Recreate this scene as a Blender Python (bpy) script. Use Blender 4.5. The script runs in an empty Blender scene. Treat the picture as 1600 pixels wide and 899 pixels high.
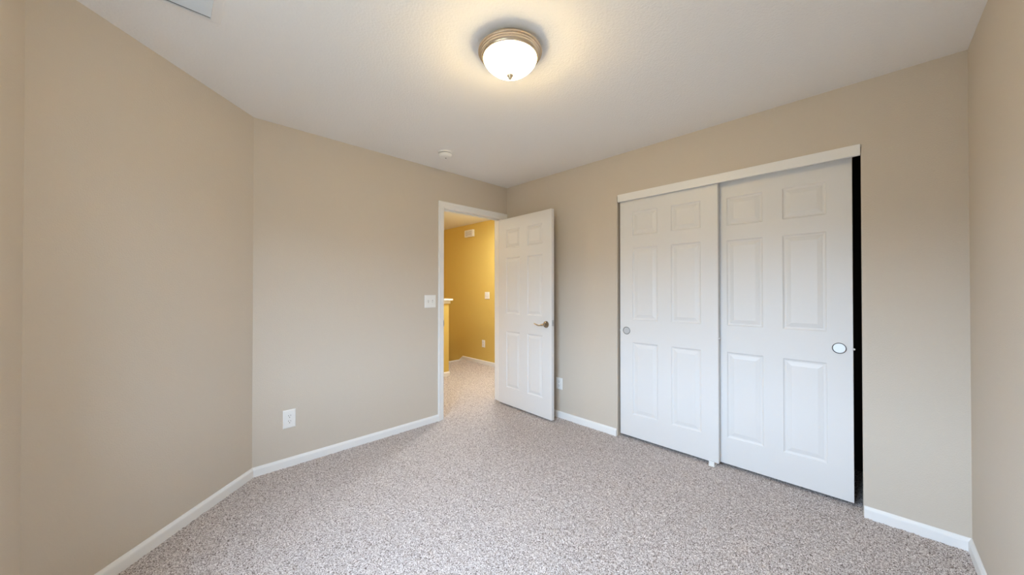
import bpy, bmesh, math, random
import numpy as np
from mathutils import Vector, Matrix

random.seed(7)
rng = np.random.default_rng(7)
sc = bpy.context.scene
col = sc.collection

# ------------------------------------------------------------------ measured place
F_PX = 547.15                      # focal length in pixels of a 1600 px wide frame
CAM_H, PITCH, YAW = 1.263, 0.0074, 0.7957
CEIL = 2.44
D = 2.7835                         # closet wall, plane x = D
L = 2.928                          # door wall, plane y = L
R = -0.342                         # near right wall, plane y = R
NX = -0.378                        # near left wall, plane x = NX
CX = 0.407                         # where the angled wall meets the door wall
CY = 2.143                         # where the angled wall meets the near left wall
WT = 0.117                         # wall thickness
OPL, OPR, OPZ = 1.536, 0.031, 2.075  # closet opening
HX = 3.85                          # hall wall
HALF_Y, HALF_X, HALF_Z = 4.365, 2.965, 1.064
NOSE_Y = 5.17

# ------------------------------------------------------------------ camera
cam_d = bpy.data.cameras.new('camera')
cam_d.sensor_width = 36.0
cam_d.lens = F_PX / 1600 * 36.0
cam_d.clip_start = 0.02
cam = bpy.data.objects.new('camera', cam_d)
cam.location = (0, 0, CAM_H)
cam.rotation_euler = (math.pi / 2 + PITCH, 0, YAW - math.pi / 2)
col.objects.link(cam)
sc.camera = cam

# ------------------------------------------------------------------ view, world, lights
sc.view_settings.view_transform = 'Standard'
sc.view_settings.look = 'None'
sc.view_settings.gamma = 1.0
sc.view_settings.use_curve_mapping = False
sc.view_settings.exposure = 0.06
sc.cycles.use_denoising = True
sc.cycles.max_bounces = 14
sc.cycles.diffuse_bounces = 10
sc.cycles.sample_clamp_indirect = 10.0

SKY = 28.5
LAMP = 21.0          # watts of the bulb inside the glass dome
GLOW = 42.0           # brightness of the lit glass dome
HALL = 1.05
world = bpy.data.worlds.new('sky')
sc.world = world
world.use_nodes = True
wn = world.node_tree
wn.nodes.clear()
w_tc = wn.nodes.new('ShaderNodeTexCoord')
w_sep = wn.nodes.new('ShaderNodeSeparateXYZ')
w_map = wn.nodes.new('ShaderNodeMapRange')
w_map.inputs[1].default_value = -1.0
w_map.inputs[2].default_value = 1.0
w_rmp = wn.nodes.new('ShaderNodeValToRGB')
w_bg = wn.nodes.new('ShaderNodeBackground')
w_out = wn.nodes.new('ShaderNodeOutputWorld')
wn.links.new(w_tc.outputs['Generated'], w_sep.inputs[0])
wn.links.new(w_sep.outputs['Z'], w_map.inputs[0])
wn.links.new(w_map.outputs[0], w_rmp.inputs[0])
wn.links.new(w_rmp.outputs[0], w_bg.inputs[0])
wn.links.new(w_bg.outputs[0], w_out.inputs[0])
w_bg.inputs[1].default_value = SKY
cr = w_rmp.color_ramp
cr.elements[0].position = 0.0
cr.elements[0].color = (0.07, 0.085, 0.09, 1)
cr.elements[1].position = 1.0
cr.elements[1].color = (0.52, 0.72, 1.0, 1)
for pos, c in ((0.49, (0.07, 0.085, 0.09, 1)), (0.53, (0.08, 0.10, 0.12, 1)), (0.58, (0.58, 0.765, 1.0, 1)), (0.75, (0.59, 0.77, 1.0, 1))):
    e = cr.elements.new(pos)
    e.color = c

WIN_Y0, WIN_Y1, WIN_Z0, WIN_Z1 = 0.15, 1.45, 0.80, 2.05


def area_light(name, loc, rot, sx, sy, power, color, portal=False):
    d = bpy.data.lights.new(name, 'AREA')
    d.shape = 'RECTANGLE'
    d.size, d.size_y = sx, sy
    d.energy, d.color = power, color
    d.cycles.is_portal = portal
    o = bpy.data.objects.new(name, d)
    o.location, o.rotation_euler = loc, rot
    col.objects.link(o)
    return o


def point_light(name, loc, power, color, r):
    d = bpy.data.lights.new(name, 'POINT')
    d.energy, d.color, d.shadow_soft_size = power, color, r
    o = bpy.data.objects.new(name, d)
    o.location = loc
    col.objects.link(o)
    return o


# daylight enters through the bedroom window behind the camera's left shoulder
area_light('window_daylight', (NX - WT - 0.02, (WIN_Y0 + WIN_Y1) / 2, (WIN_Z0 + WIN_Z1) / 2), (0, -math.pi / 2, 0),
           WIN_Z1 - WIN_Z0, WIN_Y1 - WIN_Y0, 1.0, (1, 1, 1), portal=True)
# unseen hall lamps, with a point fill added
area_light('hall_lamp', (3.2, 3.6, CEIL - 0.10), (0, 0, 0), 0.30, 0.30, 26.0 * HALL, (0.88, 0.95, 1.0))
point_light('hall_point_fill', (3.2, 3.6, CEIL - 0.16), 11.0 * HALL, (0.90, 0.96, 1.0), 0.10)  # fill added to brighten the hall ceiling and half wall
point_light('stair_lamp', (1.0, 4.75, 2.25), 26.0 * HALL, (1.0, 0.88, 0.66), 0.05)


# ------------------------------------------------------------------ materials
def new_mat(name):
    m = bpy.data.materials.new(name)
    m.use_nodes = True
    nt = m.node_tree
    return m, nt, nt.nodes['Principled BSDF']


def noise_bump(nt, b, scale, strength, dist, detail=2.0, rough=0.5, stretch=None):
    tc = nt.nodes.new('ShaderNodeTexCoord')
    n = nt.nodes.new('ShaderNodeTexNoise')
    n.inputs['Scale'].default_value = scale
    n.inputs['Detail'].default_value = detail
    n.inputs['Roughness'].default_value = rough
    if stretch:
        mp = nt.nodes.new('ShaderNodeMapping')
        mp.inputs['Scale'].default_value = stretch
        nt.links.new(tc.outputs['Object'], mp.inputs[0])
        nt.links.new(mp.outputs[0], n.inputs['Vector'])
    else:
        nt.links.new(tc.outputs['Object'], n.inputs['Vector'])
    bp = nt.nodes.new('ShaderNodeBump')
    bp.inputs['Strength'].default_value = strength
    bp.inputs['Distance'].default_value = dist
    nt.links.new(n.outputs['Fac'], bp.inputs['Height'])
    nt.links.new(bp.outputs[0], b.inputs['Normal'])
    return n


def plain(name, c, rough=0.5, metal=0.0, bump=None, spec=0.5, **kw):
    m, nt, b = new_mat(name)
    b.inputs['Base Color'].default_value = (*c, 1)
    b.inputs['Roughness'].default_value = rough
    b.inputs['Metallic'].default_value = metal
    b.inputs['Specular IOR Level'].default_value = spec
    if bump:
        noise_bump(nt, b, *bump, **kw)
    return m


M_WALL = plain('beige_wall_paint', (0.60, 0.537, 0.455), 0.75, bump=(170, 0.28, 0.004), spec=0.3)
M_CEIL = plain('white_ceiling_texture', (0.85, 0.835, 0.815), 0.85, bump=(95, 0.40, 0.006), detail=3.0, spec=0.2)
M_HALL = plain('gold_wall_paint', (0.68, 0.50, 0.14), 0.7, bump=(170, 0.25, 0.004), spec=0.3)
M_CLOSET = plain('closet_shade_paint', (0.09, 0.08, 0.07), 0.8, bump=(170, 0.25, 0.004), spec=0.2)  # near-black colour puts the closet's shade into its walls
M_TRIM = plain('white_trim_paint', (0.82, 0.82, 0.81), 0.42, bump=(40, 0.05, 0.002))
M_DOOR = plain('white_door_paint', (0.74, 0.735, 0.725), 0.42, bump=(60, 0.10, 0.0015), stretch=(6, 6, 0.35), detail=4.0)
M_PLASTIC = plain('white_plastic', (0.82, 0.82, 0.80), 0.35, bump=(30, 0.02, 0.001))
M_SLOT = plain('dark_slot', (0.03, 0.03, 0.03), 0.6, bump=(30, 0.02, 0.001))
M_GAP = plain('grey_recess', (0.16, 0.15, 0.15), 0.8, bump=(30, 0.02, 0.001))
M_SLOTGREY = plain('pale_grey_slot', (0.42, 0.42, 0.41), 0.7, bump=(30, 0.02, 0.001))
M_NICKEL = plain('brushed_nickel', (0.70, 0.58, 0.44), 0.24, 1.0, bump=(90, 0.06, 0.001), stretch=(1, 1, 12))
M_LEVER = plain('satin_bronze_nickel', (0.36, 0.30, 0.225), 0.20, 1.0, bump=(80, 0.04, 0.001))
M_STEEL = plain('dull_steel', (0.55, 0.56, 0.56), 0.35, 1.0, bump=(80, 0.04, 0.001))
M_PULL = plain('satin_pull_cup', (0.72, 0.74, 0.76), 0.38, 0.6, bump=(80, 0.04, 0.001))
M_PULLRIM = plain('dark_pull_rim', (0.24, 0.25, 0.26), 0.3, 0.9, bump=(80, 0.04, 0.001))
M_SLAT = plain('vent_slat_enamel', (0.74, 0.76, 0.77), 0.4, bump=(60, 0.03, 0.001))
M_VENT = plain('vent_enamel', (0.80, 0.79, 0.78), 0.4, bump=(60, 0.03, 0.001))


def make_carpet():
    m, nt, b = new_mat('flecked_grey_carpet')
    tc = nt.nodes.new('ShaderNodeTexCoord')
    nz = nt.nodes.new('ShaderNodeTexNoise')
    nz.inputs['Scale'].default_value = 70
    nz.inputs['Detail'].default_value = 2
    sub = nt.nodes.new('ShaderNodeVectorMath')
    sub.operation = 'SUBTRACT'
    sub.inputs[1].default_value = (0.5, 0.5, 0.5)
    scl = nt.nodes.new('ShaderNodeVectorMath')
    scl.operation = 'SCALE'
    scl.inputs['Scale'].default_value = 0.010
    add = nt.nodes.new('ShaderNodeVectorMath')
    add.operation = 'ADD'
    vo = nt.nodes.new('ShaderNodeTexVoronoi')
    vo.inputs['Scale'].default_value = 320
    nt.links.new(tc.outputs['Object'], nz.inputs['Vector'])
    nt.links.new(nz.outputs['Color'], sub.inputs[0])
    nt.links.new(sub.outputs[0], scl.inputs[0])
    nt.links.new(tc.outputs['Object'], add.inputs[0])
    nt.links.new(scl.outputs[0], add.inputs[1])
    nt.links.new(add.outputs[0], vo.inputs['Vector'])
    sp = nt.nodes.new('ShaderNodeSeparateColor')
    nt.links.new(vo.outputs['Color'], sp.inputs[0])
    rp = nt.nodes.new('ShaderNodeValToRGB')
    rp.color_ramp.interpolation = 'LINEAR'
    es = rp.color_ramp.elements
    es[0].position, es[0].color = 0.0, (0.10, 0.070, 0.060, 1)
    es[1].position, es[1].color = 1.0, (0.89, 0.825, 0.80, 1)
    for p, c in ((0.09, (0.14, 0.105, 0.092, 1)), (0.24, (0.40, 0.34, 0.315, 1)), (0.58, (0.60, 0.54, 0.51, 1)), (0.80, (0.77, 0.71, 0.68, 1))):
        e = es.new(p)
        e.color = c
    nt.links.new(sp.outputs[0], rp.inputs[0])
    nt.links.new(rp.outputs[0], b.inputs['Base Color'])
    b.inputs['Roughness'].default_value = 0.95
    b.inputs['Specular IOR Level'].default_value = 0.1
    bp = nt.nodes.new('ShaderNodeBump')
    bp.inputs['Strength'].default_value = 0.5
    bp.inputs['Distance'].default_value = 0.004
    nt.links.new(vo.outputs['Distance'], bp.inputs['Height'])
    bp.invert = True
    nt.links.new(bp.outputs[0], b.inputs['Normal'])
    return m


M_CARPET = make_carpet()


def make_shade():
    m, nt, b = new_mat('lit_alabaster_glass')
    out = nt.nodes['Material Output']
    tc = nt.nodes.new('ShaderNodeTexCoord')
    n = nt.nodes.new('ShaderNodeTexNoise')
    n.inputs['Scale'].default_value = 7
    n.inputs['Distortion'].default_value = 1.5
    rp = nt.nodes.new('ShaderNodeValToRGB')
    rp.color_ramp.elements[0].color = (1.0, 0.77, 0.40, 1)
    rp.color_ramp.elements[1].color = (1.0, 0.83, 0.50, 1)
    nt.links.new(tc.outputs['Object'], n.inputs['Vector'])
    nt.links.new(n.outputs['Fac'], rp.inputs[0])
    nt.links.new(rp.outputs[0], b.inputs['Emission Color'])
    b.inputs['Emission Strength'].default_value = GLOW
    b.inputs['Base Color'].default_value = (0.85, 0.83, 0.8, 1)
    b.inputs['Roughness'].default_value = 0.3
    tr = nt.nodes.new('ShaderNodeBsdfTransparent')
    mx = nt.nodes.new('ShaderNodeMixShader')
    mx.inputs[0].default_value = 0.5
    nt.links.new(tr.outputs[0], mx.inputs[1])
    nt.links.new(b.outputs[0], mx.inputs[2])
    nt.links.new(mx.outputs[0], out.inputs[0])
    return m


M_SHADE = make_shade()


def make_glass():
    m, nt, b = new_mat('window_glass')
    out = nt.nodes['Material Output']
    tr = nt.nodes.new('ShaderNodeBsdfTransparent')
    gl = nt.nodes.new('ShaderNodeBsdfGlossy')
    gl.inputs['Roughness'].default_value = 0.02
    mx = nt.nodes.new('ShaderNodeMixShader')
    mx.inputs[0].default_value = 0.06
    nt.links.new(tr.outputs[0], mx.inputs[1])
    nt.links.new(gl.outputs[0], mx.inputs[2])
    nt.links.new(mx.outputs[0], out.inputs[0])
    return m


M_GLASS = make_glass()


# ------------------------------------------------------------------ mesh helpers
class MB:
    def __init__(self):
        self.v, self.f, self.mi, self.sm = [], [], [], []

    def add(self, vs, fs, mi=0, smooth=False):
        n = len(self.v)
        self.v += [tuple(p) for p in vs]
        for f in fs:
            self.f.append(tuple(i + n for i in f))
            self.mi.append(mi)
            self.sm.append(smooth)

    def box(self, lo, hi, mi=0):
        x0, y0, z0 = lo
        x1, y1, z1 = hi
        self.add([(x0, y0, z0), (x1, y0, z0), (x1, y1, z0), (x0, y1, z0), (x0, y0, z1), (x1, y0, z1), (x1, y1, z1), (x0, y1, z1)],
                 [(0, 3, 2, 1), (4, 5, 6, 7), (0, 1, 5, 4), (1, 2, 6, 5), (2, 3, 7, 6), (3, 0, 4, 7)], mi)

    def lathe(self, prof, n=48, center=(0, 0, 0), axis='z', mi=0, smooth=True, caps=True):
        vs, fs = [], []
        for r, h in prof:
            for k in range(n):
                a = 2 * math.pi * k / n
                c, s = r * math.cos(a), r * math.sin(a)
                p = {'z': (c, s, h), 'x': (h, c, s), 'y': (s, h, c)}[axis]
                vs.append(tuple(p[i] + center[i] for i in range(3)))
        for j in range(len(prof) - 1):
            for k in range(n):
                k2 = (k + 1) % n
                fs.append((j * n + k, j * n + k2, (j + 1) * n + k2, (j + 1) * n + k))
        if caps:
            fs.append(tuple(range(n))[::-1])
            fs.append(tuple((len(prof) - 1) * n + k for k in range(n)))
        self.add(vs, fs, mi, smooth)

    def tube(self, pts, rads, n=14, mi=0, squash=1.0):
        pts = [Vector(p) for p in pts]
        vs, fs = [], []
        up = Vector((0, 0, 1))
        for i, p in enumerate(pts):
            t = (pts[min(i + 1, len(pts) - 1)] - pts[max(i - 1, 0)]).normalized()
            s = t.cross(up)
            s = Vector((1, 0, 0)) if s.length < 1e-4 else s.normalized()
            u = s.cross(t).normalized()
            for k in range(n):
                a = 2 * math.pi * k / n
                vs.append(p + (s * math.cos(a) * squash + u * math.sin(a)) * rads[i])
        for j in range(len(pts) - 1):
            for k in range(n):
                k2 = (k + 1) % n
                fs.append((j * n + k, j * n + k2, (j + 1) * n + k2, (j + 1) * n + k))
        fs.append(tuple(range(n))[::-1])
        fs.append(tuple((len(pts) - 1) * n + k for k in range(n)))
        self.add(vs, fs, mi, True)

    def build(self, name, mats, parent=None, loc=None, rotz=0.0, bevel=None, weld=True):
        me = bpy.data.meshes.new(name)
        me.from_pydata(self.v, [], self.f)
        if not isinstance(mats, (list, tuple)):
            mats = [mats]
        for m in mats:
            me.materials.append(m)
        me.polygons.foreach_set('material_index', self.mi)
        me.polygons.foreach_set('use_smooth', self.sm)
        bm = bmesh.new()
        bm.from_mesh(me)
        if weld:
            bmesh.ops.remove_doubles(bm, verts=bm.verts, dist=1e-5)
        bmesh.ops.recalc_face_normals(bm, faces=bm.faces)
        for e in bm.edges:
            if len(e.link_faces) == 2 and e.calc_face_angle(0) > math.radians(38):
                e.smooth = False
        bm.to_mesh(me)
        bm.free()
        o = bpy.data.objects.new(name, me)
        col.objects.link(o)
        if parent is not None:
            o.parent = parent
        if loc is not None:
            o.location = loc
        o.rotation_euler.z = rotz
        if bevel:
            b = o.modifiers.new('bevel', 'BEVEL')
            b.width, b.segments = bevel
            b.limit_method = 'ANGLE'
            b.angle_limit = math.radians(60)
        return o


def tag(o, label, cat, group=None, kind=None):
    o['label'] = label
    o['category'] = cat
    if group:
        o['group'] = group
    if kind:
        o['kind'] = kind
    return o


def empty(name, loc, rotz=0.0):
    o = bpy.data.objects.new(name, None)
    o.empty_display_size = 0.05
    o.location = loc
    o.rotation_euler.z = rotz
    col.objects.link(o)
    return o


def struct(o, label, cat):
    return tag(o, label, cat, kind='structure')


# ------------------------------------------------------------------ walls
def wall(name, p0, p1, z0, z1, thick, mats, holes=(), bevel=None):
    """Solid wall; the face p0->p1 is seen from its right-hand side, thickness goes to the left."""
    p0, p1 = Vector((*p0, 0)), Vector((*p1, 0))
    d = p1 - p0
    ln = d.length
    d.normalize()
    n = Vector((-d.y, d.x, 0))
    us = sorted({0.0, ln, *[h[0] for h in holes], *[h[1] for h in holes]})
    zs = sorted({z0, z1, *[h[2] for h in holes], *[h[3] for h in holes]})

    def solid(i, j):
        if i < 0 or j < 0 or i >= len(us) - 1 or j >= len(zs) - 1:
            return False
        u, z = (us[i] + us[i + 1]) / 2, (zs[j] + zs[j + 1]) / 2
        return not any(h[0] < u < h[1] and h[2] < z < h[3] for h in holes)

    mb = MB()

    def P(u, z, k):
        q = p0 + d * u + n * (thick * k)
        return (q.x, q.y, z)
    for i in range(len(us) - 1):
        for j in range(len(zs) - 1):
            if not solid(i, j):
                continue
            a, b, c, e = us[i], us[i + 1], zs[j], zs[j + 1]
            mb.add([P(a, c, 0), P(b, c, 0), P(b, e, 0), P(a, e, 0)], [(0, 1, 2, 3)], 0)
            mb.add([P(a, c, 1), P(b, c, 1), P(b, e, 1), P(a, e, 1)], [(3, 2, 1, 0)], 1 if len(mats) > 1 else 0)
            for di, dj, q in ((-1, 0, (a, c, a, e)), (1, 0, (b, c, b, e)), (0, -1, (a, c, b, c)), (0, 1, (a, e, b, e))):
                if not solid(i + di, j + dj):
                    mb.add([P(q[0], q[1], 0), P(q[2], q[3], 0), P(q[2], q[3], 1), P(q[0], q[1], 1)], [(0, 1, 2, 3)], 0)
    return mb.build(name, mats, bevel=bevel)


ZB, ZT = -0.06, 2.50
X_DOOR0, X_DOOR1, Z_DOOR = 1.908, 2.724, 2.092
x0 = CX - 0.10
struct(wall('wall_back', (x0, L), (HX + 0.1, L), ZB, ZT, WT, [M_WALL, M_HALL], holes=[(X_DOOR0 - x0, X_DOOR1 - x0, ZB, Z_DOOR)]),
       'beige wall holding the open bedroom doorway', 'wall')
struct(wall('wall_left', (NX - 0.10, CY - 0.10), (CX + 0.06, L + 0.06), ZB, ZT, WT, [M_WALL]),
       'beige angled wall on the left, running up to the doorway wall', 'wall')
ys = L + 0.06
struct(wall('wall_right', (D, ys), (D, R - 0.06), ZB, ZT, WT, [M_WALL], holes=[(ys - OPL, ys - OPR, ZB, OPZ)], bevel=(0.009, 4)),
       'beige wall around the sliding closet doors', 'wall')
struct(wall('wall_near_right', (D + 0.06, R), (NX - 0.06, R), ZB, ZT, WT, [M_WALL]),
       'bare beige wall at the far right edge, beside the closet wall', 'wall')
ya = R - 0.06
struct(wall('wall_near_left', (NX, ya), (NX, CY + 0.06), ZB, ZT, WT, [M_WALL], holes=[(WIN_Y0 - ya, WIN_Y1 - ya, WIN_Z0, WIN_Z1)]),
       'beige window wall at the far left edge, beside the angled wall', 'wall')

mb = MB()
mb.box((NX - 0.2, R - 0.2, CEIL), (3.60, L + 0.06, CEIL + 0.08))
struct(mb.build('ceiling', M_CEIL), 'white textured bedroom ceiling', 'ceiling')
mb = MB()
mb.box((0.1, L + 0.06, CEIL), (HX + 0.1, 6.75, CEIL + 0.08))
struct(mb.build('ceiling_hall', M_CEIL), 'hall ceiling seen through the doorway', 'ceiling')

# closet interior
struct(wall('wall_closet_back', (3.46, 2.0), (3.46, -0.40), ZB, ZT, 0.08, [M_CLOSET]), 'back wall inside the closet, shade put into its colour', 'wall')
struct(wall('wall_closet_left', (D + 0.05, 1.75), (3.52, 1.75), ZB, ZT, 0.08, [M_CLOSET]), 'end wall inside the closet, shade put into its colour', 'wall')
struct(wall('wall_closet_right', (3.52, -0.30), (D + 0.05, -0.30), ZB, ZT, 0.08, [M_CLOSET]), 'closet wall behind the gap beside the door, shade put into its colour', 'wall')

# hall shell
struct(wall('wall_hall_right', (HX, 6.7), (HX, 2.95), -1.7, ZT, 0.10, [M_HALL]), 'gold hall wall seen through the doorway', 'wall')
struct(wall('wall_hall_back', (0.1, 6.6), (HX + 0.06, 6.6), -1.7, ZT, 0.10, [M_HALL]), 'gold wall at the far end of the stairwell', 'wall')
struct(wall('wall_hall_left', (0.2, 2.95), (0.2, 6.7), -1.7, ZT, 0.10, [M_HALL]), 'gold wall closing the hall behind the half wall', 'wall')
mb = MB()
mb.box((0.1, 4.30, -1.7), (HX + 0.06, 6.7, -1.6))
struct(mb.build('floor_stairwell', M_CARPET), 'lower landing at the bottom of the stairwell', 'floor')

# half wall with cap, an L round the stairwell
mb = MB()
mb.box((0.15, HALF_Y, -1.65), (HALF_X, HALF_Y + 0.115, HALF_Z))
mb.box((HALF_X - 0.115, HALF_Y + 0.115, -1.65), (HALF_X, NOSE_Y - 0.1, HALF_Z))
ya_, yb_, sl_ = NOSE_Y - 0.1, 6.6, 0.75
zb_ = HALF_Z - (yb_ - ya_) * sl_
xs_ = (HALF_X - 0.115, HALF_X)
mb.add([(x, y, z) for x in xs_ for y, z in ((ya_, -1.65), (yb_, -1.65), (yb_, zb_), (ya_, HALF_Z))],
       [(0, 1, 2, 3), (7, 6, 5, 4), (0, 4, 5, 1), (1, 5, 6, 2), (2, 6, 7, 3), (3, 7, 4, 0)])
struct(mb.build('wall_half', M_HALL), 'low yellow half wall with a white cap beside the doorway opening', 'half wall')
mb = MB()
o1, o2 = 0.018, 0.045
mb.box((0.15, HALF_Y - o1, HALF_Z), (HALF_X + o1, HALF_Y + 0.115 + o1, HALF_Z + 0.044))
mb.box((0.15, HALF_Y - o2, HALF_Z + 0.044), (HALF_X + o2, HALF_Y + 0.115 + o2, HALF_Z + 0.070))
mb.box((HALF_X - 0.115 - o1, HALF_Y + 0.115 + o1, HALF_Z), (HALF_X + o1, NOSE_Y - 0.1 + o1, HALF_Z + 0.044))
mb.box((HALF_X - 0.115 - o2, HALF_Y + 0.115 + o2, HALF_Z + 0.044), (HALF_X + o2, NOSE_Y - 0.1 + o2, HALF_Z + 0.070))
struct(mb.build('trim_2', M_TRIM, bevel=(0.004, 2)), 'white ledge cap on top of the yellow half wall', 'cap')

# stairs going down
mb = MB()
for k in range(6):
    y = NOSE_Y + 0.02 + 0.26 * k
    mb.box((HALF_X + 0.002, y, -1.6), (HX - 0.016, y + 0.26, -0.19 * (k + 1)))
struct(mb.build('floor_stairs', M_CARPET), 'carpeted stair treads dropping away past the landing', 'stairs')


# ------------------------------------------------------------------ carpet floor
def build_floor():
    s = 0.006
    xs = np.arange(NX - 0.03, HX + 0.02, s)
    ysv = np.arange(R - 0.03, NOSE_Y + 0.012, s)
    nx, ny = len(xs), len(ysv)
    gx, gy = np.meshgrid(xs, ysv, indexing='ij')
    cx, cy = gx[:-1, :-1] + s / 2, gy[:-1, :-1] + s / 2
    room = (cx < D + 0.02) & (cy < L + 0.02) & ((cy - cx) < (L - CX) + 0.04)
    closet = (cx >= D + 0.02) & (cx < 3.48) & (cy > -0.32) & (cy < 1.77)
    door = (cy >= L + 0.02) & (cy < L + WT) & (cx > X_DOOR0) & (cx < X_DOOR1)
    hall = (cy >= L + WT) & (cx > 0.18) & (cx < HX + 0.01) & ((cy < HALF_Y + 0.02) | (cx > HALF_X - 0.02))
    keep = room | closet | door | hall
    h = rng.random((nx, ny))
    h2 = rng.random((nx // 2 + 2, ny // 2 + 2))
    big = np.repeat(np.repeat(h2, 2, 0), 2, 1)[:nx, :ny]
    z = -0.007 + 0.008 * (0.55 * h + 0.45 * big)
    lastrow = gy > NOSE_Y - 0.02
    z = np.where(lastrow, z - (gy - NOSE_Y + 0.02) ** 2 * 12, z)
    px = gx + (rng.random((nx, ny)) - 0.5) * s * 0.7
    py = gy + (rng.random((nx, ny)) - 0.5) * s * 0.7
    i, j = np.nonzero(keep)
    idx = lambda a, b: a * ny + b
    quads = np.stack([idx(i, j), idx(i + 1, j), idx(i + 1, j + 1), idx(i, j + 1)], 1)
    used, inv = np.unique(quads, return_inverse=True)
    co = np.stack([px.ravel(), py.ravel(), z.ravel()], 1)[used].astype(np.float32)
    quads = inv.reshape(-1, 4).astype(np.int32)
    me = bpy.data.meshes.new('floor')
    me.vertices.add(len(co))
    me.vertices.foreach_set('co', co.ravel())
    me.loops.add(quads.size)
    me.loops.foreach_set('vertex_index', quads.ravel())
    me.polygons.add(len(quads))
    me.polygons.foreach_set('loop_start', np.arange(0, quads.size, 4, dtype=np.int32))
    me.polygons.foreach_set('use_smooth', np.ones(len(quads), dtype=bool))
    me.materials.append(M_CARPET)
    me.update(calc_edges=True)
    o = bpy.data.objects.new('floor', me)
    col.objects.link(o)
    return struct(o, 'grey flecked wall-to-wall carpet running from the bedroom into the hall', 'carpet')


build_floor()


# ------------------------------------------------------------------ baseboards
BB = [(0.0, -0.012), (0.0137, -0.012), (0.0137, 0.040), (0.0125, 0.046), (0.0085, 0.052), (0.0055, 0.0575), (0.003, 0.0595), (0.0, 0.0595)]


def baseboard(name, a, b, na, nb, label, prof=BB, mat=None):
    """Runs a->b along a wall; the room lies on the right. na / nb are end mitre directions (unit thickness), or None for square ends."""
    a, b = Vector((*a, 0)), Vector((*b, 0))
    d = (b - a).normalized()
    n = Vector((d.y, -d.x, 0))
    na = Vector((*na, 0)) if na else n
    nb = Vector((*nb, 0)) if nb else n
    k = len(prof)
    vs = []
    for base, m in ((a, na), (b, nb)):
        for t, z in prof:
            q = base + m * t
            vs.append((q.x, q.y, z))
    fs = [(i, (i + 1) % k, k + (i + 1) % k, k + i) for i in range(k)] + [tuple(range(k))[::-1], tuple(range(k, 2 * k))]
    mb = MB()
    mb.add(vs, fs)
    return struct(mb.build(name, mat or M_TRIM), label, 'baseboard')


t8 = math.tan(math.radians(22.5))
m_ang = (t8, -1.0)                                       # mitre at the angled wall / door wall
m_ang2 = (1.0, -t8)                                      # mitre at near-left wall / angled wall
CAS_L, CAS_R, CAS_T, CAS_W = 1.864, 2.781, 2.134, 0.062
baseboard('baseboard_left', (NX, CY), (CX, L), m_ang2, m_ang, 'white baseboard along the angled left wall')
baseboard('baseboard_back', (CX, L), (CAS_L, L), m_ang, None, 'white baseboard from the angled wall to the door casing')
baseboard('baseboard_right', (D, L), (D, OPL + 0.006), (-1, -1), None, 'white baseboard between the open door and the closet')
baseboard('baseboard_right_end', (D, OPR - 0.004), (D, R), None, (-1, 1), 'short white baseboard right of the closet opening')
baseboard('baseboard_near_right', (D, R), (NX, R), (-1, 1), (1, 1), 'white baseboard along the wall at the far right edge')
baseboard('baseboard_near_left', (NX, R), (NX, CY), (1, 1), m_ang2, 'white baseboard under the window wall')
baseboard('baseboard_half', (0.2, HALF_Y), (HALF_X + 0.012, HALF_Y), None, None, 'white baseboard at the foot of the yellow half wall')
# hall baseboard that turns down with the stairs
mb = MB()
KY, SL = 5.215, 0.73
for (z0, z1, t) in ((-0.012, 0.060, 0.0137),):
    yy = [3.06, KY, KY + 1.3]
    vs = []
    for y in yy:
        dz = -max(0.0, y - KY) * SL
        lo = z0 + dz - (0.30 if y > KY else 0.0)
        for x, z in ((HX, lo), (HX - t, lo), (HX - t, z1 + dz - 0.008), (HX - t * 0.4, z1 + dz), (HX, z1 + dz)):
            vs.append((x, y, z))
    fs = []
    for s in range(2):
        for i in range(5):
            fs.append((s * 5 + i, s * 5 + (i + 1) % 5, (s + 1) * 5 + (i + 1) % 5, (s + 1) * 5 + i))
    fs += [(4, 3, 2, 1, 0), (10, 11, 12, 13, 14)]
    mb.add(vs, fs)
struct(mb.build('baseboard_hall', M_TRIM), 'white hall baseboard that slopes down with the stairs', 'baseboard')
mb = MB()
mb.box((HALF_X + 0.01, NOSE_Y + 0.004, -0.02), (HX - 0.10, NOSE_Y + 0.016, 0.012))
struct(mb.build('trim_3', M_TRIM, bevel=(0.003, 2)), 'thin pale edging at the top of the stairs', 'trim')

# ------------------------------------------------------------------ bedroom door frame
frame = empty('trim_1', (2.32, L, 0))
struct(frame, 'white casing and jambs around the bedroom doorway', 'door frame')


def at_frame(mb, name, mat, bevel=None, label=None):
    mb.v = [(p[0] - 2.32, p[1] - L, p[2]) for p in mb.v]
    o = mb.build(name, mat, parent=frame, bevel=bevel)
    if label:
        o['label'] = label
    return o


mb = MB()
CPROF = [(0.0, 0.0), (0.0, 0.013), (0.06, 0.0165), (0.22, 0.0165), (0.34, 0.012), (0.80, 0.010), (0.93, 0.0085), (1.0, 0.006), (1.0, 0.0)]
k = len(CPROF)
vs = []
for st in range(4):
    for fr, t in CPROF:
        o_ = fr * CAS_W
        x = CAS_L + o_ if st < 2 else CAS_R - o_
        z = -0.01 if st in (0, 3) else CAS_T - o_
        vs.append((x, L - t, z))
fs = []
for st in range(3):
    for i in range(k):
        fs.append((st * k + i, st * k + (i + 1) % k, (st + 1) * k + (i + 1) % k, (st + 1) * k + i))
fs += [tuple(range(k))[::-1], tuple(3 * k + i for i in range(k))]
mb.add(vs, fs)
at_frame(mb, 'casing', M_TRIM)
JL, JR, JT = 1.929, 2.706, 2.072
mb = MB()
yj0, yj1 = L - 0.002, L + WT + 0.002
mb.box((X_DOOR0 - 0.001, yj0, -0.02), (JL, yj1, JT))
mb.box((JR, yj0, -0.02), (X_DOOR1 + 0.001, yj1, JT))
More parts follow.
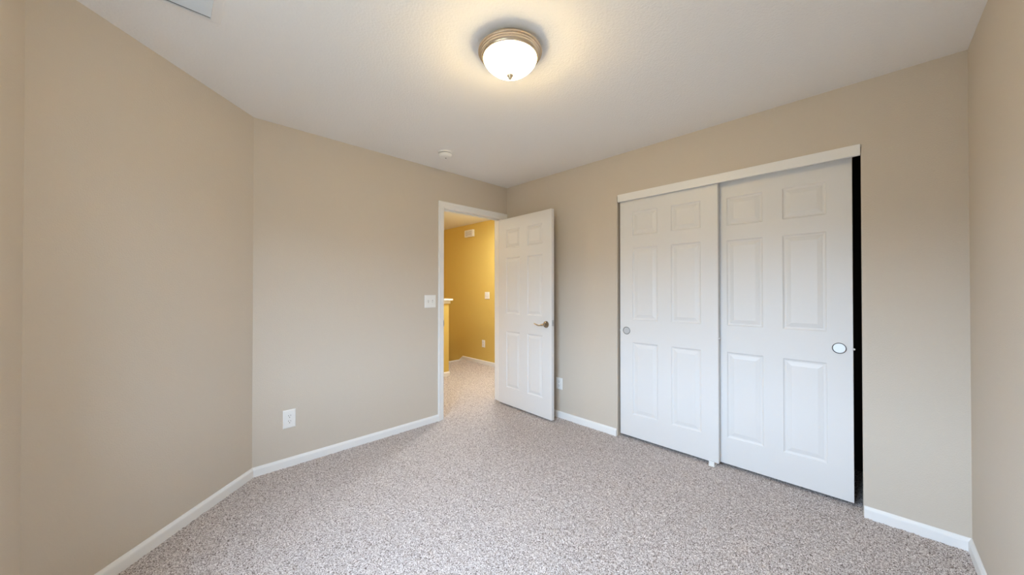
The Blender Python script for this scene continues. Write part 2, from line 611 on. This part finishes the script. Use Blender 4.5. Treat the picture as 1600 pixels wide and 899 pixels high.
mb.box((X_DOOR0 - 0.001, yj0, JT), (X_DOOR1 + 0.001, yj1, Z_DOOR + 0.001))
at_frame(mb, 'jamb', M_TRIM)
mb = MB()
ys0, ys1 = L + 0.040, L + 0.072
mb.box((JL, ys0, -0.01), (JL + 0.010, ys1, JT - 0.010))
mb.box((JR - 0.010, ys0, -0.01), (JR, ys1, JT - 0.010))
mb.box((JL, ys0, JT - 0.010), (JR, ys1, JT))
at_frame(mb, 'door_stop', M_TRIM, bevel=(0.002, 2))
mb = MB()
mb.box((JL - 0.004, L - 0.006, 0.905), (JL + 0.0015, L + 0.030, 0.972))
mb.box((JL - 0.006, L - 0.0075, 0.918), (JL + 0.001, L - 0.002, 0.958))
at_frame(mb, 'strike_plate', M_LEVER, label='brass-toned strike plate')
# casing on the hall side
mb = MB()
mb.box((CAS_L, L + WT, -0.01), (JL - 0.006, L + WT + 0.012, CAS_T))
mb.box((JR + 0.006, L + WT, -0.01), (CAS_R, L + WT + 0.012, CAS_T))
mb.box((JL - 0.006, L + WT, JT + 0.006), (JR + 0.006, L + WT + 0.012, CAS_T))
at_frame(mb, 'hall_casing', M_TRIM, bevel=(0.003, 2))


# ------------------------------------------------------------------ six panel doors
ROWS = [(0.190, 0.800), (0.990, 1.600), (1.704, 1.906)]
RINGS = [(0.0, 0.0), (0.003, 0.0032), (0.008, 0.0062), (0.013, 0.0072), (0.018, 0.0072), (0.021, 0.0060), (0.043, 0.0012), (0.045, 0.0012)]


def door_mesh(w, h, t, cols, name, **kw):
    """Local x = width from the origin edge, y = depth (front face y=0 looks to -y), z up."""
    mb = MB()
    us = [0, cols[0][0], cols[0][1], cols[1][0], cols[1][1], w]
    zs = [0] + [v for r in ROWS for v in r] + [h]
    for side in (0, 1):
        Y = (lambda dep: dep) if side == 0 else (lambda dep: t - dep)
        for i in range(5):
            for j in range(7):
                u0, u1, z0, z1 = us[i], us[i + 1], zs[j], zs[j + 1]
                if i in (1, 3) and j in (1, 3, 5):
                    prev = None
                    for ins, dep in RINGS:
                        ring = [(u0 + ins, Y(dep), z0 + ins), (u1 - ins, Y(dep), z0 + ins), (u1 - ins, Y(dep), z1 - ins), (u0 + ins, Y(dep), z1 - ins)]
                        if prev:
                            mb.add(prev + ring, [(q, (q + 1) % 4, 4 + (q + 1) % 4, 4 + q) for q in range(4)])
                        prev = ring
                    mb.add(prev, [(0, 1, 2, 3)])
                else:
                    mb.add([(u0, Y(0), z0), (u1, Y(0), z0), (u1, Y(0), z1), (u0, Y(0), z1)], [(0, 1, 2, 3)])
    for i in range(5):
        for z in (0, h):
            mb.add([(us[i], 0, z), (us[i + 1], 0, z), (us[i + 1], t, z), (us[i], t, z)], [(0, 1, 2, 3)])
    for j in range(7):
        for u in (0, w):
            mb.add([(u, 0, zs[j]), (u, 0, zs[j + 1]), (u, t, zs[j + 1]), (u, t, zs[j])], [(0, 1, 2, 3)])
    return mb.build(name, M_DOOR, bevel=(0.0022, 2), **kw)


# bedroom door, standing open
HB, FB = Vector((2.645, 2.911)), Vector((2.611, 2.125))
dv = FB - HB
LW, LT, LH = dv.length, 0.036, 2.030
leaf = door_mesh(LW, LH, LT, [(0.127, 0.342), (0.457, 0.667)], 'door_1', loc=(HB.x, HB.y, 0.016), rotz=math.atan2(dv.y, dv.x))
struct(leaf, 'white six-panel bedroom door standing open against the closet wall, with a lever handle', 'door')
ux, uz = LW - 0.069, 0.914
for sgn, y0 in ((-1, 0.0), (1, LT)):
    mb = MB()
    mb.lathe([(0.0335, y0), (0.0335, y0 + sgn * 0.004), (0.030, y0 + sgn * 0.009), (0.020, y0 + sgn * 0.012), (0.0125, y0 + sgn * 0.015), (0.0115, y0 + sgn * 0.045), (0.010, y0 + sgn * 0.052)],
             n=36, center=(ux, 0, uz), axis='y')
    y = y0 + sgn * 0.046
    mb.tube([(ux + 0.008, y, uz), (ux - 0.008, y, uz), (ux - 0.028, y + sgn * 0.003, uz - 0.004), (ux - 0.055, y + sgn * 0.004, uz - 0.009),
             (ux - 0.085, y + sgn * 0.002, uz - 0.006), (ux - 0.112, y, uz + 0.002), (ux - 0.126, y - sgn * 0.002, uz + 0.006)],
            [0.0095, 0.0100, 0.0075, 0.0062, 0.0058, 0.0052, 0.0032], n=14, squash=0.75)
    o = mb.build('lever_handle', M_LEVER, parent=leaf)
    o['label'] = 'satin bronze-nickel lever handle'
mb = MB()
mb.box((LW - 0.001, LT / 2 - 0.0125, uz - 0.012), (LW + 0.0012, LT / 2 + 0.0125, uz + 0.045))
mb.box((LW, LT / 2 - 0.006, uz + 0.006), (LW + 0.009, LT / 2 + 0.007, uz + 0.028))
o = mb.build('latch_plate', M_STEEL, parent=leaf)
o['label'] = 'grey metal latch plate on the door edge'
for z in (0.19, 1.02, 1.80):
    mb = MB()
    mb.box((-0.0025, 0.006, z - 0.045), (0.0005, LT, z + 0.045))
    mb.lathe([(0.006, z - 0.046), (0.006, z + 0.046)], n=14, center=(-0.004, LT + 0.006, 0))
    mb.build('hinge', M_STEEL, parent=leaf)

# sliding closet doors
CW, CT, CH = 0.762, 0.035, 2.035


def closet_door(name, x, yl, zb, pull_u, label, bumpers):
    d = door_mesh(CW, CH, CT, [(0.114, 0.328), (0.434, 0.648)], name, loc=(x, yl, zb), rotz=-math.pi / 2)
    struct(d, label, 'closet door')
    mb = MB()
    pz = 0.916 - zb
    mb.lathe([(0.0325, -0.0005), (0.0325, -0.0022), (0.0305, -0.0032), (0.0285, -0.0022), (0.0275, -0.0004)], n=40, center=(pull_u, 0, pz), axis='y', caps=False)
    rim = mb.build('pull_rim', M_PULLRIM, parent=d)
    rim['label'] = 'dark metal ring of the finger pull'
    mb = MB()
    mb.lathe([(0.0280, -0.0006), (0.0265, -0.0004), (0.012, -0.0003), (0.0005, -0.0003)], n=40, center=(pull_u, 0, pz), axis='y')
    cup = mb.build('finger_pull', M_PULL, parent=d)
    cup['label'] = 'round silver finger pull'
    for u in bumpers:
        s = -1 if u == 0 else 1
        mb = MB()
        mb.lathe([(0.006, u), (0.006, u + s * 0.005), (0.0045, u + s * 0.0075), (0.002, u + s * 0.0085)], n=16, center=(0, 0.012, 0.915 - zb), axis='x')
        o = mb.build('bumper', M_PLASTIC, parent=d)
        o['label'] = 'tiny white bumper stud on the door edge'
    return d


closet_door('door_2', 2.809, 1.521, 0.021, 0.060, 'left sliding closet door, six-panel white, in front of its neighbour', (0, CW))
closet_door('door_3', 2.857, 0.830, 0.020, CW - 0.060, 'right sliding closet door, six-panel white, beside the dark gap', (CW,))

# closet header board and the hidden track
mb = MB()
mb.box((D - 0.006, OPR + 0.001, 2.026), (D + 0.014, OPL - 0.008, 2.0885))
mb.box((D + 0.012, OPR + 0.001, 2.0605), (D + 0.112, OPL - 0.001, 2.0755))
struct(mb.build('trim_4', M_TRIM, bevel=(0.002, 2)), 'white header board above the sliding closet doors', 'header board')

# door guide on the carpet
g = empty('door_guide', (2.835, 0.80, 0.0))
tag(g, 'small white plastic floor guide under the meeting edge of the closet doors', 'door guide')
mb = MB()
mb.box((-0.050, -0.020, -0.004), (0.075, 0.020, 0.004))
mb.build('base_plate', M_PLASTIC, parent=g, bevel=(0.001, 2))
for x in (-0.046, 0.0135, 0.066):
    mb = MB()
    mb.box((x, -0.018, 0.003), (x + 0.006, 0.018, 0.034))
    mb.build('fin', M_PLASTIC, parent=g, bevel=(0.0015, 2))

# ------------------------------------------------------------------ ceiling light
LX, LY = 1.176, 1.2136
cl = empty('ceiling_light', (LX, LY, CEIL))
tag(cl, 'lit flush-mount ceiling light with a nickel rim and white glass dome', 'ceiling light')
mb = MB()
mb.lathe([(0.120, 0.0), (0.1300, -0.001), (0.1320, -0.018), (0.1500, -0.0205), (0.1540, -0.0235), (0.1545, -0.0290), (0.1530, -0.0315), (0.1490, -0.0325), (0.1480, -0.0395),
          (0.1440, -0.0410), (0.1430, -0.0475), (0.1390, -0.0490), (0.1375, -0.0540), (0.1340, -0.0575), (0.1300, -0.0580), (0.1280, -0.0540), (0.1270, -0.0300), (0.02, -0.0280)], n=96, caps=False)
o = mb.build('rim', M_NICKEL, parent=cl)
o['label'] = 'stepped brushed nickel rim'
DOME = [(0.0, 1.0), (0.04, 1.0), (0.10, 0.99), (0.20, 0.965), (0.35, 0.90), (0.50, 0.81), (0.65, 0.70), (0.78, 0.57), (0.88, 0.43), (0.95, 0.28), (0.985, 0.15), (1.0, 0.004)]
prof = [(0.1285 * r_, -0.056 - 0.078 * t_) for t_, r_ in DOME]
mb = MB()
mb.lathe(prof, n=96, caps=False)
o = mb.build('glass_shade', M_SHADE, parent=cl)
o['label'] = 'glowing white glass dome'
mb = MB()
mb.lathe([(0.0005, -0.1240), (0.0110, -0.1260), (0.0155, -0.1295), (0.0170, -0.1345), (0.0160, -0.1390), (0.0130, -0.1430), (0.0105, -0.1455), (0.0095, -0.1485), (0.0088, -0.1520), (0.0060, -0.1555), (0.0005, -0.1570)], n=28)
o = mb.build('finial', M_NICKEL, parent=cl)
o['label'] = 'small nickel finial under the dome'
point_light('ceiling_light_bulb', (LX, LY, CEIL - 0.080), LAMP, (1.0, 0.69, 0.24), 0.046)

# ------------------------------------------------------------------ smoke detector
sd = empty('smoke_detector', (1.683, 2.531, CEIL))
tag(sd, 'round white smoke detector on the ceiling near the doorway', 'smoke detector')
mb = MB()
mb.lathe([(0.0635, 0.0), (0.0635, -0.008), (0.0610, -0.0115), (0.0540, -0.0125)], n=48)
mb.build('base', M_PLASTIC, parent=sd)
mb = MB()
mb.lathe([(0.0500, -0.0120), (0.0500, -0.0165)], n=48)
o = mb.build('vent_slot', M_GAP, parent=sd)
o['label'] = 'dark slot round the detector'
mb = MB()
mb.lathe([(0.0560, -0.0165), (0.0565, -0.0200), (0.0545, -0.0290), (0.0500, -0.0370), (0.0430, -0.0415), (0.0200, -0.0425), (0.0005, -0.0425)], n=48)
mb.build('cover', M_PLASTIC, parent=sd)
mb = MB()
mb.lathe([(0.006, -0.0424), (0.006, -0.0440), (0.0045, -0.0448)], n=16, center=(0.010, 0.010, 0))
o = mb.build('test_button', M_GAP, parent=sd)
o['label'] = 'small grey test button'

# ------------------------------------------------------------------ ceiling vent
VX0, VX1, VY0, VY1 = -0.205, 0.157, 1.778, 2.010
cv = empty('ceiling_vent', ((VX0 + VX1) / 2, (VY0 + VY1) / 2, CEIL))
tag(cv, 'white louvred air vent in the ceiling above the angled wall', 'vent')
hx, hy = (VX1 - VX0) / 2, (VY1 - VY0) / 2
bx, by = 0.040, 0.030
mb = MB()
rings = [(0.0, 0.0), (0.0, -0.003), (0.006, -0.006), (0.034, -0.009), (0.036, -0.004)]
prev = None
for ins, z in rings:
    iy = ins * by / bx
    r4 = [(-hx + ins, -hy + iy, z), (hx - ins, -hy + iy, z), (hx - ins, hy - iy, z), (-hx + ins, hy - iy, z)]
    if prev:
        mb.add(prev + r4, [(q, (q + 1) % 4, 4 + (q + 1) % 4, 4 + q) for q in range(4)])
    prev = r4
mb.build('frame', M_VENT, parent=cv)
mb = MB()
mb.box((-hx + 0.030, -hy + 0.022, -0.0035), (hx - 0.030, hy - 0.022, -0.0015))
o = mb.build('duct_shadow_plate', M_SLOT, parent=cv)  # dark plate stands in for the shade inside the duct
o.name = 'duct_shade_plate'
o['label'] = 'dark plate painted as the duct shade behind the slats'
ns = 10
for q in range(ns):
    y = -hy + by + 0.004 + (2 * hy - 2 * by - 0.022) * q / (ns - 1)
    mb = MB()
    sx0, sx1 = -hx + bx - 0.005, hx - bx + 0.005
    mb.add([(sx0, y - 0.0045, -0.0036), (sx1, y - 0.0045, -0.0036), (sx1, y + 0.0035, -0.0115), (sx0, y + 0.0035, -0.0115),
            (sx0, y - 0.0033, -0.0031), (sx1, y - 0.0033, -0.0031), (sx1, y + 0.0047, -0.0110), (sx0, y + 0.0047, -0.0110)],
           [(0, 1, 2, 3), (7, 6, 5, 4), (0, 4, 5, 1), (3, 2, 6, 7), (1, 5, 6, 2), (0, 3, 7, 4)])
    mb.build('slat', M_SLAT, parent=cv)


# ------------------------------------------------------------------ switches and outlets
def wall_frame(name, loc, rotz):
    """Local x along the wall, -y out of the wall into the room, z up."""
    return empty(name, loc, rotz)


def plate(root, w, h, t=0.0065):
    mb = MB()
    i = 0.006
    f = [(-w / 2, 0.0, -h / 2), (w / 2, 0.0, -h / 2), (w / 2, 0.0, h / 2), (-w / 2, 0.0, h / 2)]
    m_ = [(p[0], -t * 0.45, p[2]) for p in f]
    n_ = [(p[0] - math.copysign(i, p[0]), -t, p[2] - math.copysign(i, p[2])) for p in f]
    mb.add(f + m_ + n_, [(q, (q + 1) % 4, 4 + (q + 1) % 4, 4 + q) for q in range(4)] + [(4 + q, 4 + (q + 1) % 4, 8 + (q + 1) % 4, 8 + q) for q in range(4)] + [(8, 9, 10, 11), (3, 2, 1, 0)])
    return mb.build('plate', M_PLASTIC, parent=root)


def screw(root, x, z, t=0.0065):
    mb = MB()
    mb.lathe([(0.0032, -t), (0.0032, -t - 0.0008), (0.002, -t - 0.0014)], n=14, center=(x, 0, z), axis='y')
    return mb.build('screw', M_PLASTIC, parent=root)


def switch(root, w, h, gangs, gap=0.046):
    plate(root, w, h)
    for g_ in range(gangs):
        x = (g_ - (gangs - 1) / 2) * gap
        mb = MB()
        mb.box((x - 0.0052, -0.0068, -0.0122), (x + 0.0052, -0.0060, 0.0122))
        o = mb.build('toggle_slot', M_SLOTGREY, parent=root)
        o['label'] = 'grey slot round the toggle'
        up = 1 if g_ % 2 == 0 else -1
        mb = MB()
        mb.add([(x - 0.004, -0.0066, -0.006), (x + 0.004, -0.0066, -0.006), (x + 0.004, -0.0066, 0.006), (x - 0.004, -0.0066, 0.006),
                (x - 0.0034, -0.0165, -0.004 + up * 0.007), (x + 0.0034, -0.0165, -0.004 + up * 0.007), (x + 0.0034, -0.0165, 0.003 + up * 0.007), (x - 0.0034, -0.0165, 0.003 + up * 0.007)],
               [(0, 1, 2, 3), (7, 6, 5, 4), (0, 4, 5, 1), (1, 5, 6, 2), (2, 6, 7, 3), (3, 7, 4, 0)])
        mb.build('toggle', M_PLASTIC, parent=root)
        for z in (-0.030, 0.030):
            screw(root, x, z)
    return root


def outlet(root, w, h):
    plate(root, w, h)
    for z in (-0.0195, 0.0195):
        mb = MB()
        n = 28
        pts = []
        for q in range(n):
            a = 2 * math.pi * q / n
            pts.append((max(-0.0135, min(0.0135, 0.0172 * math.cos(a))), z + max(-0.0142, min(0.0142, 0.0172 * math.sin(a)))))
        vs = [(x, -0.0060, zz) for x, zz in pts] + [(x, -0.0082, zz) for x, zz in pts]
        mb.add(vs, [(q, (q + 1) % n, n + (q + 1) % n, n + q) for q in range(n)] + [tuple(range(n, 2 * n)), tuple(range(n))[::-1]])
        rc = mb.build('receptacle', M_PLASTIC, parent=root)
        mb = MB()
        mb.box((-0.0078, -0.0085, z + 0.0005), (-0.0053, -0.0078, z + 0.0095))
        mb.box((0.0053, -0.0085, z + 0.0015), (0.0078, -0.0078, z + 0.0088))
        mb.lathe([(0.0030, -0.0078), (0.0030, -0.0085)], n=14, center=(0, 0, z - 0.0072), axis='y')
        o = mb.build('slots', M_SLOT, parent=rc)
        o['label'] = 'dark plug slots'
    screw(root, 0, 0)
    return root


RZ_BACK, RZ_RIGHT = 0.0, -math.pi / 2
s1 = switch(wall_frame('light_switch', (1.777, L, 1.156), RZ_BACK), 0.120, 0.120, 2)
tag(s1, 'white double toggle light switch beside the door casing on the beige wall', 'light switch')
s2 = switch(wall_frame('light_switch', (HX, 4.530, 1.170), RZ_RIGHT), 0.118, 0.120, 2)
tag(s2, 'white light switch on the gold hall wall, above the outlet', 'light switch')
g_out = 'wall outlets'
o1_ = outlet(wall_frame('wall_outlet', (0.624, L, 0.337), RZ_BACK), 0.080, 0.130)
tag(o1_, 'white duplex outlet low on the beige wall near the angled corner', 'outlet', g_out)
o2_ = outlet(wall_frame('wall_outlet', (D, 2.166, 0.333), RZ_RIGHT), 0.078, 0.114)
tag(o2_, 'white outlet between the open bedroom door and the closet', 'outlet', g_out)
o3_ = outlet(wall_frame('wall_outlet', (HX, 4.626, 0.345), RZ_RIGHT), 0.080, 0.125)
tag(o3_, 'white outlet low on the gold hall wall', 'outlet', g_out)

# door chime high on the hall wall
ch = wall_frame('door_chime', (HX, 4.992, 2.273), RZ_RIGHT)
tag(ch, 'small white chime box high on the gold hall wall', 'door chime')
mb = MB()
mb.box((-0.120, -0.045, -0.062), (0.120, 0.0, 0.062))
mb.build('cover', M_PLASTIC, parent=ch, bevel=(0.006, 3))
mb = MB()
for q in range(5):
    mb.box((-0.09, -0.0455, -0.040 + 0.018 * q), (0.09, -0.0445, -0.036 + 0.018 * q))
o = mb.build('sound_slots', M_GAP, parent=ch)
o['label'] = 'grey sound slots'

# ------------------------------------------------------------------ bedroom window (behind the camera's left)
wf = empty('window_1', (NX - 0.06, (WIN_Y0 + WIN_Y1) / 2, WIN_Z0))
struct(wf, 'white-framed bedroom window behind the viewpoint', 'window')
wy, wh = (WIN_Y1 - WIN_Y0) / 2, WIN_Z1 - WIN_Z0
mb = MB()
mb.box((-0.03, -wy, 0), (0.03, -wy + 0.035, wh))
mb.box((-0.03, wy - 0.035, 0), (0.03, wy, wh))
mb.box((-0.03, -wy + 0.035, 0), (0.03, wy - 0.035, 0.035))
mb.box((-0.03, -wy + 0.035, wh - 0.035), (0.03, wy - 0.035, wh))
mb.box((-0.02, -0.02, 0.035), (0.02, 0.02, wh - 0.035))
mb.build('frame', M_TRIM, parent=wf, bevel=(0.003, 2))
mb = MB()
mb.box((-0.003, -wy + 0.03, 0.03), (0.003, wy - 0.03, wh - 0.03))
mb.build('pane', M_GLASS, parent=wf)
mb = MB()
mb.box((0.03, -wy - 0.0, -0.018), (0.085, wy + 0.0, 0.002))
mb.build('sill', M_TRIM, parent=wf, bevel=(0.004, 2))
